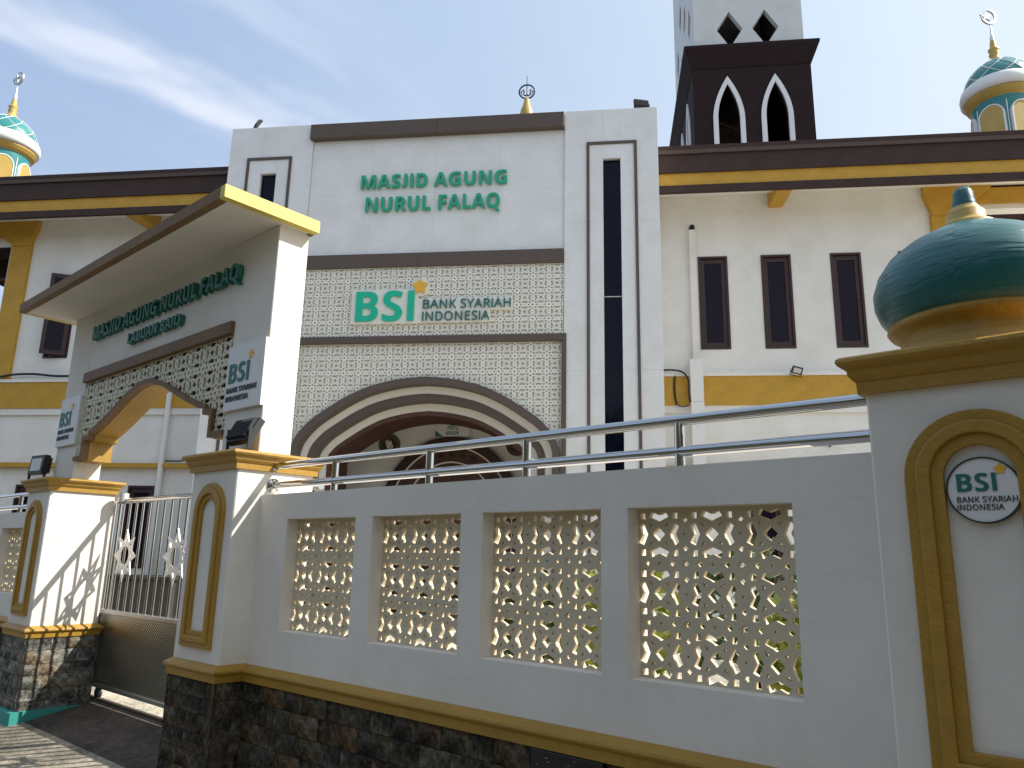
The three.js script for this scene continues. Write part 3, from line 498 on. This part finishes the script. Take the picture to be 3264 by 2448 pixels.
// ---------------------------------------------------------------- floodlights
function floodlight(label, pos, turn, tilt, s = 1) {
  const t = thing('floodlight', label, 'floodlight', pos, turn);
  const h = put(t, 'housing', [CB(-0.14 * s, 0.14 * s, 0, 0.2 * s, -0.03 * s, 0.03 * s, 0.006), ...Array.from({ length: 11 }, (_, i) => B((-0.125 + i * 0.025 - 0.004) * s, (-0.125 + i * 0.025 + 0.004) * s, 0.02 * s, 0.18 * s, -0.055 * s, -0.03 * s))], M.black);
  put(h, 'lens', B(-0.1 * s, 0.1 * s, 0.035 * s, 0.165 * s, 0.03 * s, 0.034 * s), M.lens);
  h.rotation.x = tilt; h.position.y = 0.06 * s;
  put(t, 'bracket', [B(-0.155 * s, -0.145 * s, 0, 0.17 * s, -0.012, 0.012), B(0.145 * s, 0.155 * s, 0, 0.17 * s, -0.012, 0.012), B(-0.155 * s, 0.155 * s, 0, 0.008, -0.015, 0.015)], M.black);
  return t;
}
floodlight('small black floodlight on the white tower nearest the minaret', [0.87, 11.92, -16.15], Math.PI + 0.3, 0.25, 1.25);
floodlight('small black floodlight on the white tower away from the minaret', [-8.7, 11.92, -16.15], Math.PI - 0.9, 0.5, 1.15);
floodlight('tilted square floodlight fixed at the yellow band below the windows', [4.27, 5.8, -17.45], 0.1, 0.45, 0.85).rotation.z = -0.25;
floodlight('black finned floodlight on the yellow cap of the stone gate pillar beside the handrail', wp(-5.11, 2.325, 2.83), FR + Math.PI, 0.5, 1.0);
floodlight('black floodlight on the cap of the pillar with the teal foot', wp(-9.3, 2.325, 2.84), FR + 0.15, -0.1, 1.05);

// ---------------------------------------------------------------- fence pillars
function pillar(uc, label, o = {}) {
  const t = thing('fence_pillar', label, 'pillar', wp(uc, 0, 3.085), FR, 'white pillars with yellow caps along the fence'), h = 0.318;
  put(t, 'shaft', CB(-h, h, 0.8, 2.22, -h, h, 0.008), M.fence);
  put(t, 'ledge', square([[0.2, 0.757], [0.342, 0.757], [0.346, 0.8], [0.35, 0.805], [0.362, 0.815], [0.366, 0.826], [0.362, 0.838], [0.318, 0.868], [0.2, 0.868]]), M.ochre);
  put(t, 'cap', square([[0.2, 2.185], [0.338, 2.185], [0.34, 2.228], [0.347, 2.232], [0.36, 2.25], [0.363, 2.27], [0.372, 2.275], [0.385, 2.285], [0.391, 2.296], [0.389, 2.308], [0.378, 2.316], [0.3, 2.325], [0, 2.328]]), M.ochre);
  const arc = (r, y0, n = 20) => [[r, y0], ...Array.from({ length: n + 1 }, (_, i) => { const a = i / n * Math.PI; return [Math.cos(a) * r, 1.882 + Math.sin(a) * r]; }), [-r, y0]];
  const rg = (a, ya, b, yb, dep, bv) => ext(arc(a, ya), h - 0.005, h + dep, [arc(b, yb)], bv).translate(o.fx || 0, o.fy || 0, 0);
  put(t, 'arched_frame', [rg(0.215, 0.958, 0.178, 0.995, 0.022, 0.004), rg(0.18, 0.993, 0.138, 1.034, 0.036, 0.006), rg(0.14, 1.032, 0.1, 1.068, 0.02, 0.004)], M.ochre);
  put(t, 'plinth', B(-0.325, 0.325, -0.45, 0.76, -0.325, 0.325), M.plinth);
  const faces = [(m, a, b) => { m.position.set(a, b, 0.325); }, (m, a, b) => { m.position.set(0.325, b, -a); m.rotation.y = Math.PI / 2; }];
  for (const f of faces) stones(t, -0.34, 0.34, o.low ?? -0.3, 0.755, 0.115, 0.13, 0.28, f, o.foot ? rubbleMats : undefined);
  if (o.foot) put(t, 'foot', CB(-0.37, 0.372, -0.4, 0.095, -0.36, 0.385, 0.006), M.tealBase, 'teal painted foot');
  if (o.dome) {
    put(t, 'dome_base', lathe([[0.29, 2.31], [0.29, 2.35], [0.262, 2.38], [0.256, 2.405], [0.266, 2.425], [0.29, 2.44], [0.3, 2.455], [0.29, 2.475], [0.1, 2.475]], 64), M.ochre);
    const d = put(t, 'dome', lathe([[0.27, 2.455], [0.292, 2.468], [0.318, 2.505], [0.335, 2.555], [0.337, 2.605], [0.318, 2.665], [0.277, 2.725], [0.215, 2.775], [0.14, 2.815], [0.08, 2.842], [0.05, 2.85]], 80), M.domePaint, 'teal painted dome with brush ridges');
    put(d, 'collar', lathe([[0.1, 2.815], [0.1, 2.84], [0.082, 2.85], [0.066, 2.868], [0.066, 2.895], [0.052, 2.905], [0.046, 2.92]], 32), M.gold); put(d, 'tip', lathe([[0.044, 2.915], [0.037, 2.95], [0.034, 2.98], [0.025, 2.998], [0, 3.002]], 24), M.domePaint);
  }
  return t;
}
const P1 = -8.908, P2 = -5.29, P3 = -0.454;
pillar(P1, 'pillar with a teal foot, sunlit on its side, bearing the arch', { foot: true, low: 0.09, rowH: 0.1 });
pillar(P2, 'pillar between the steel gate and the handrail wall, bearing the arch', {});
pillar(P3, 'pillar crowned by a large teal dome, with a round bank sign in its frame', { dome: true, fx: 0.0 });

// ---------------------------------------------------------------- fence walls with pierced panels
const panelW = 0.752, panelH = 0.732, latticeGeo = (() => {
  const c = 0.258, cut = B(0, panelW, 0, panelH, -1, 1), x0 = -1.781 + 1.885 - 0.59 * c, y0 = 1.47 - 1.106 - 0.59 * c;   // a diamond at 0.104, 0.364 from the corner
  const g = screen(0, x0 - c, y0 - c * 1, 6, 5, c, 0.256, 0.03, (x, y, w, h) => (x >= panelW || y >= panelH || x + w <= 0 || y + h <= 0 ? 0 : x >= 0 && y >= 0 && x + w <= panelW && y + h <= panelH ? 1 : 2), cut, INTERSECTION);
  return boxUV(join(g));
})();
function fenceWall(u0, u1, panels, label) {
  const um = (u0 + u1) / 2, t = thing('fence_wall', label, 'wall', wp(um, 0, 3.06), FR), x = (u) => u - um, F = 0.09, K = -0.09;
  put(t, 'wall', ext(rect(x(u0), x(u1), 0.75, 2.012), K, F, panels.map((u) => rect(x(u), x(u) + panelW, 1.106, 1.106 + panelH))), M.fence);
  put(t, 'ledge', extX([[F - 0.02, 0.757], [F + 0.028, 0.757], [F + 0.03, 0.8], [F + 0.034, 0.806], [F + 0.046, 0.816], [F + 0.05, 0.826], [F + 0.046, 0.838], [F, 0.866], [F - 0.02, 0.866]], x(u0), x(u1)), M.ochre);
  put(t, 'footing', B(x(u0), x(u1), -0.45, 0.76, K, F - 0.005), M.plinth);
  for (const u of panels) { const m = new THREE.Mesh(latticeGeo, M.cream); m.name = 'pierced_panel'; m.position.set(x(u), 1.106, F - 0.125); m.castShadow = m.receiveShadow = true; t.add(m); }
  return [t, (u0b, u1b) => stones(t, x(u0b), x(u1b), -0.3, 0.757, 0.125, 0.16, 0.3, (m, a, b) => m.position.set(a, b, F))];
}
{ const [, st] = fenceWall(P2 + 0.31, P3 - 0.31, [-4.612, -3.695, -2.782, -1.885], 'white fence wall with four pierced panels above dark stone cladding'); st(P2 + 0.34, -2.42); st(-2.0, P3 - 0.34); }
{ const [, st] = fenceWall(-14.6, P1 - 0.31, [-13.4, -12.47, -11.55, -10.63], 'white fence wall beyond the pillar with the teal foot'); st(-11.2, P1 - 0.34); }
{ const [, st] = fenceWall(P3 + 0.31, 4.2, [0.5, 1.42, 2.34, 3.26], 'white fence wall beyond the pillar with the dome'); }
single('wall_crack', 'fine hairline crack in the plaster between the last pierced panel and the domed pillar', 'crack', tube([[0, 0, 0], [0.06, 0.009, 0], [0.13, 0.012, 0], [0.2, 0.004, 0], [0.27, -0.006, 0]], 0.0005, 30, 4), M.screenBack, wp(-1.075, 1.56, 2.9698), FR);
single('stone_plaque', 'black scratched stone plaque set into the cladding under the yellow ledge', 'plaque', [CB(-0.2, 0.2, -0.3, 0.752, -0.01, 0.03, 0.004)], M.granite, wp(-2.21, 0, 2.97), FR);
{ // pale scratches on the plaque
  const p = scene.children.at(-1); const g = []; for (let i = 0; i < 26; i++) { const a = rr(-0.17, 0.1), b = rr(0.52, 0.74), l = rr(0.006, 0.022), q = rr(-0.6, 0.6); g.push(ext([[0, -0.0015], [l, -0.001], [l * 0.7, 0.0015]], 0, 0.0012).rotateZ(q).translate(a, b, 0.0302)); }
  put(p, 'scratches', g, M.lens);
}

// ---------------------------------------------------------------- handrails on the walls
function handrail(u0, u1, posts, label) {
  const um = (u0 + u1) / 2, t = thing('handrail', label, 'handrail', wp(um, 2.012, 3.06), FR), x = (u) => u - um, r = 0.0255;
  put(t, 'top_rail', cyl(r, r, [x(u0), 0.218, 0], [x(u1), 0.218, 0], 32), M.steel);
  put(t, 'lower_rail', cyl(r, r, [x(u0), 0.075, 0], [x(u1), 0.075, 0], 32), M.steel);
  for (const u of posts) put(t, 'post', [cyl(0.023, 0.023, [x(u), 0, 0], [x(u), 0.21, 0], 24), cyl(0.045, 0.045, [x(u), 0, 0], [x(u), 0.006, 0], 24)], M.steel);
  for (const y of [0.218, 0.075]) put(t, 'flange', lathe([[0.026, 0.03], [0.03, 0.022], [0.05, 0.014], [0.054, 0.004], [0.054, 0]], 28).rotateZ(-Math.PI / 2).translate(x(u0), y, 0), M.steel);
  return t;
}
handrail(P2 + 0.318, P3 - 0.318, [-4.23, -3.307, -2.56, -1.66], 'polished steel double handrail on the wall beside the domed pillar');
handrail(-14.6, P1 - 0.318, [-13.4, -12.4, -11.5, -10.4], 'polished steel double handrail on the wall past the teal-footed pillar');

// ---------------------------------------------------------------- gate arch on the pillars
{
  const uc = (P1 + P2) / 2, t = thing('gate_arch', 'white gate arch with flat yellow-edged roof and lettering over the entrance', 'gate', wp(uc, 2.32, 3.09), FR), Y = -2.32;
  const P = (n, g, m, l) => put(t, n, (Array.isArray(g) ? g : [g]).map((q) => q.translate(0, Y, 0)), m, l);
  const z0 = -0.135, z1 = 0.135, xi = 1.515, xo = 2.06;
  for (const s of [-1, 1]) P('post', CB(s * xi, s * xo, 2.325, 4.13, z0, z1, 0.006), M.fence);
  P('lintel', B(-xi - 0.01, xi + 0.01, 3.42, 4.13, z0 + 0.004, z1 - 0.004), M.fence);
  P('roof_slab', B(-2.22, 2.15, 4.13, 4.15, -0.14, 0.65), M.fence);
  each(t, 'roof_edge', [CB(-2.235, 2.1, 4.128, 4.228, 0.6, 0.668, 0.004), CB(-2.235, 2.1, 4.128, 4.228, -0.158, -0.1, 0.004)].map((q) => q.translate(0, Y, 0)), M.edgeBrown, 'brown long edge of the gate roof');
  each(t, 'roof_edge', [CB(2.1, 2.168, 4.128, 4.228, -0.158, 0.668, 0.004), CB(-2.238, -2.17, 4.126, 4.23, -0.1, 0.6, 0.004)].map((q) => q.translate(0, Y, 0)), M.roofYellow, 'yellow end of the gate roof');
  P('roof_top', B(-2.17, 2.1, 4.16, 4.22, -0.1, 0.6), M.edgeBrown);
  P('brown_band', CB(-xi, xi, 3.332, 3.437, z1 - 0.02, z1 + 0.035, 0.004), M.ochreDark);
  const half = [[0, 3.12], [0.16, 3.105], [0.4, 3.035], [0.63, 2.94], [0.88, 2.84], [1.1, 2.765], [1.17, 2.75], [1.175, 2.7], [1.29, 2.69], [1.29, 2.5], [1.515, 2.5]];
  const low = (e) => half.map(([x, y], i) => { const q = i < 5 ? [x * (1 + e * 0.1), y + e] : i < 7 ? [x + e * 0.6, y + e * 0.9] : i === 7 ? [x + e, y + e] : i === 8 ? [x + e, y + e] : i === 9 ? [x + e, y + e] : [x, y + e]; return q; });
  const outline = (e, top) => { const l = low(e); return [[-1.515, top], ...rev(l).map(([x, y]) => [-x, y]), ...l.slice(1), [1.515, top]]; };
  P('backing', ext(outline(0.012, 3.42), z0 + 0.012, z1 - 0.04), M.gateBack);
  { const a = low(0), b = low(0.045), full = (l) => [...rev(l).map(([x, y]) => [-x, y]), ...l.slice(1)]; P('arch_trim', ext([...full(a), ...rev(full(b))], z1 - 0.045, z1 + 0.02), M.ochreDark); P('arch_soffit', ext([...full(low(-0.003)), ...rev(full(low(0.02)))], z0 - 0.004, z1 - 0.046), M.ochre, 'yellow underside of the gate arch'); }
  const inside = (x, y) => { const X = Math.abs(x), l = low(0.03); for (let i = 0; i < l.length - 1; i++) { const [a, b] = [l[i], l[i + 1]]; if (X >= a[0] && X <= b[0] && b[0] > a[0]) { const f = (X - a[0]) / (b[0] - a[0]); return y < a[1] + f * (b[1] - a[1]); } } return false; };
  const opening = [[-3, 1.5], ...rev(low(0.03)).map(([x, y]) => [-x, y]), ...low(0.03).slice(1), [3, 1.5]]; opening[0] = [-1.515, 1.5]; opening[opening.length - 1] = [1.515, 1.5];
  const tw = 3.03 / 12, th = 0.243;
  P('tracery', screen(0.7, -1.515, 3.335 - 4 * th, 12, 4, tw, th, 0.016, (x, y, w, h) => { const c = [0, 0.25, 0.5, 0.75, 1].flatMap((i) => [0, 0.25, 0.5, 0.75, 1].map((j) => inside(x + w * i, y + h * j))).filter(Boolean).length; return c === 25 ? 0 : c || y < 2.53 ? 2 : 1; }, ext(opening, -1, 1), SUBTRACTION).map((g) => g.translate(0, 0, z1 - 0.03)), M.gateLace);
}
{
  const t = thing('gate_lettering', 'deep green raised letters under the gate roof', 'sign', wp(-7.05, 3.5, 2.955), FR);
  letters(t, 'MASJID AGUNG NURUL FALAQ', 'bold', -1.44, 1.54, 0.275, 0.145, 0.0, 0.055, M.greenDeep); letters(t, 'LABUAN BAJO', 'bold', -0.52, 0.58, 0.075, 0.105, 0.0, 0.05, M.greenDeep);
}
function postBoard(uc, label, extra) {
  const t = thing('bank_board', label, 'sign', wp(uc, 2.68, 2.955), FR);
  put(t, 'board', CB(-0.27, 0.268, 0, 0.525, 0.0, 0.028, 0.003), M.board);
  letters(t, 'BSI', 'bold', -0.245, 0.085, 0.22, 0.155, 0.0285, 0.006, M.logoDark); logoStar(t, 0.08, 0.42, 0.04, 0.0285, 0.006, M.logoGold);
  letters(t, 'BANK SYARIAH', 'bold', -0.245, 0.2, 0.14, 0.042, 0.0285, 0.005, M.ink); letters(t, 'INDONESIA', 'bold', -0.245, 0.09, 0.072, 0.042, 0.0285, 0.005, M.ink);
}
postBoard(-5.305, 'square bank board on the gate post beside the patterned portal'); postBoard(-8.88, 'square bank board on the gate post above the teal-footed pillar');
{
  const t = thing('round_sign', 'round bank sign with a dark rim inside the arched frame of the domed pillar', 'sign', wp(-0.447, 1.84, 2.767), FR);
  put(t, 'rim', ext(ring(0.1035), 0, 0.018, [ring(0.0985)]), M.plinth); put(t, 'disc', ext(ring(0.0985), 0, 0.014), M.board);
  letters(t, 'BSI', 'bold', -0.079, 0.043, -0.004, 0.056, 0.0142, 0.003, M.logoDark); logoStar(t, 0.05, 0.063, 0.019, 0.0142, 0.003, M.logoGold);
  letters(t, 'BANK SYARIAH', 'regular', -0.078, 0.09, -0.038, 0.018, 0.0142, 0.0025, M.ink); letters(t, 'INDONESIA', 'regular', -0.078, 0.05, -0.062, 0.018, 0.0142, 0.0025, M.ink);
}

// ---------------------------------------------------------------- sliding steel gate behind the pillars
{
  const t = thing('sliding_gate', 'stainless steel sliding gate with bars, star ornaments and solid lower sheet', 'gate', wp(-7.0, 0.13, 3.46), FR), Y = -0.13, x = (u) => u + 7.0;
  const P = (n, g, m, l) => put(t, n, (Array.isArray(g) ? g : [g]).map((q) => q.translate(0, Y, 0)), m, l);
  P('top_rail', cyl(0.028, 0.028, [x(-8.75), 2.12, 0], [x(-4.95), 2.12, 0], 24), M.steel);
  P('middle_rail', CB(x(-8.72), x(-4.95), 0.965, 1.005, -0.03, 0.03, 0.004), M.satin);
  P('lower_sheet', B(x(-8.7), x(-4.95), 0.29, 0.965, -0.012, 0.012), M.steelSheet);
  P('bottom_rail', CB(x(-8.72), x(-4.95), 0.25, 0.29, -0.03, 0.03, 0.004), M.satin);
  P('end_stile', [cyl(0.024, 0.024, [x(-8.7), 0.26, 0], [x(-8.7), 2.12, 0], 16), cyl(0.02, 0.02, [x(-8.56), 1.0, 0], [x(-8.56), 2.1, 0], 14)], M.steel);
  P('end_stile', [CB(x(-6.62), x(-6.56), 1.0, 2.1, -0.025, 0.025, 0.004)], M.steel);
  for (let u = -8.47; u < -5; u += 0.1575) if (Math.abs(u + 6.6) > 0.06) P('bar', cyl(0.0125, 0.0125, [x(u), 1.0, 0], [x(u), 2.1, 0], 12), M.steel);
  for (const u of [-8.26, -7.15, -6.04]) {
    const R = 0.265, o = starPts(8, R, R * 0.58), i = starPts(8, R * 0.62, R * 0.42);
    P('star_ornament', ext(shift(o, x(u), 1.555), 0.014, 0.02, [shift(ring(R * 0.36, 20), x(u), 1.555), ...Array.from({ length: 8 }, (_, q) => { const a = Math.PI / 2 + q * Math.PI / 4; return shift([[R * 0.54, -R * 0.07], [R * 0.72, 0], [R * 0.54, R * 0.07]].map(([p, w]) => [Math.cos(a) * p - Math.sin(a) * w, Math.sin(a) * p + Math.cos(a) * w]), x(u), 1.555); })]), M.starSteel);
  }
  for (const u of [-8.5, -6.6, -5.2]) P('wheel', cyl(0.05, 0.05, [x(u), 0.2, -0.02], [x(u), 0.2, 0.02], 18), M.black);
}
single('gate_track', 'steel track on the ground under the sliding gate', 'rail', CB(-2.2, 2.2, 0, 0.035, -0.02, 0.02, 0.004), M.rusty, wp(-6.9, 0.122, 3.46), FR);
{ const t = thing('gate_guide', 'bright steel guide roller on the back of the teal-footed pillar', 'roller', wp(-8.47, 2.09, 3.44), FR); put(t, 'roller', cyl(0.055, 0.055, [0, 0.02, 0], [0, 0.11, 0], 24), M.starSteel); put(t, 'arm', B(-0.13, 0.02, 0.0, 0.03, -0.02, 0.02), M.steel); }

// ---------------------------------------------------------------- planting and low wall in the yard
function leaves(n, rx, ry, rz, size, cy) {
  const pos = [];
  for (let i = 0; i < n; i++) {
    const a = rr(0, 6.283), c = rr(-1, 1), q = Math.cbrt(rr(0.15, 1)), s = Math.sqrt(1 - c * c), p = new THREE.Vector3(Math.cos(a) * s * q * rx, cy + c * q * ry, Math.sin(a) * s * q * rz);
    const d = new THREE.Vector3(rr(-1, 1), rr(-0.6, 1), rr(-1, 1)).normalize(), e = new THREE.Vector3(rr(-1, 1), rr(-1, 1), rr(-1, 1)).cross(d).normalize(), l = size * rr(0.6, 1.3), w = l * 0.22;
    const A = p.clone().addScaledVector(d, -l / 2), T = p.clone().addScaledVector(d, l / 2), Lq = p.clone().addScaledVector(e, w), R = p.clone().addScaledVector(e, -w);
    pos.push(...A.toArray(), ...Lq.toArray(), ...T.toArray(), ...A.toArray(), ...T.toArray(), ...R.toArray());
  }
  const g = new THREE.BufferGeometry(); g.setAttribute('position', new THREE.Float32BufferAttribute(pos, 3)); g.computeVertexNormals(); return g;
}
[[-4.3, 5.3, 0.55, 1.0], [-3.2, 4.9, 0.5, 1.15], [-2.45, 5.6, 0.6, 1.3], [-1.7, 4.8, 0.38, 1.0], [-0.7, 5.4, 0.5, 1.2]].forEach(([u, d, r, h], i) => {
  const t = thing('potted_shrub', ['low lime shrub in a clay pot behind the panel closest to the steel gate', 'lime shrub in a clay pot behind the second pierced panel', 'tall leafy shrub in a clay pot behind the third pierced panel', 'small lime shrub in a clay pot behind the panel closest to the domed pillar', 'leafy shrub in a clay pot behind the domed pillar'][i], 'plant', wp(u, 0.25, d), FR, 'potted shrubs in the yard');
  put(t, 'pot', lathe([[0, 0], [0.17, 0], [0.24, 0.34], [0.27, 0.34], [0.27, 0.4], [0.22, 0.4], [0.2, 0.34], [0, 0.34]], 28), M.terracotta);
  put(t, 'stem', [0, 1, 2].map((q) => cyl(0.02, 0.012, [0.03 * q - 0.03, 0.33, 0], [0.15 * (q - 1), h, 0.1 * (q % 2)], 6)), M.bark);
  put(t, 'foliage', leaves(420, r, h * 0.42, r * 0.8, 0.16, 0.35 + h * 0.5), i % 2 ? M.lime : M.lime2);
});
{ const t = thing('low_dark_wall', 'low dark wall in front of the wing seen through the gate bars', 'wall', [-11.5, 0.25, -15.4]); put(t, 'wall', CB(-4.6, 2.6, 0, 0.78, -0.35, 0.35, 0.015), M.plinth); put(t, 'coping', CB(-4.65, 2.65, 0.782, 0.86, -0.4, 0.4, 0.01), M.ramp); }  // plain dark block with a coping

// ---------------------------------------------------------------- trees across the street (behind the camera: some mirrored in the slit glass, others added unseen to dim the near wall)
function tree(label, x, z, h, r) {
  const t = thing('street_tree', label, 'tree', [x, -0.24, z], rr(0, 6), 'trees across the street');
  const limbs = [cyl(0.26, 0.16, [0, 0, 0], [0.1, h * 0.45, 0], 10)]; const tips = [];
  for (let i = 0; i < 7; i++) { const a = i / 7 * 6.283 + rr(-0.3, 0.3), e = [Math.cos(a) * r * rr(0.45, 0.75), h * rr(0.58, 0.85), Math.sin(a) * r * rr(0.45, 0.75)]; limbs.push(cyl(0.12, 0.04, [0.08, h * rr(0.3, 0.45), 0], e, 7)); tips.push(e); }
  put(t, 'trunk', limbs, M.bark);
  const lg = []; for (const e of [...tips, [0, h * 0.86, 0]]) lg.push(leaves(420, r * 0.5, h * 0.17, r * 0.5, 0.36, 0).translate(...e));
  put(t, 'crown', lg, rnd() > 0.5 ? M.leaf : M.leaf2);
}
tree('broad low unseen tree added for shade at the near kerb opposite the domed pillar', 2.6, 3.9, 8.0, 3.3); tree('leafy unseen tree added for shade at the near kerb past the one opposite the domed pillar', 7.6, 6.4, 8.2, 3.3);  // unseen kerb trees, added to keep sky light off the near wall
tree('broad dark tree across the street mirrored in the slit window', 1.2, 10.5, 10.4, 3.8); tree('tall green tree across the street facing the gate', -8.0, 8.5, 9.4, 3.6); tree('leafy tree across the street facing the domed pillar', 7.5, 12, 9.6, 3.6);
tree('green tree added for shade across the street between the broad tree and the one facing the gate', -3.6, 8.6, 9.0, 3.4); tree('tall tree added for shade across the street past the one facing the gate', -14, 4.5, 9.8, 3.6); tree('dark tree added for shade across the street past the one facing the domed pillar', 13, 14.5, 10, 3.8);  // unseen row fillers, added to darken the street side of the fence

renderer.render(scene, camera);
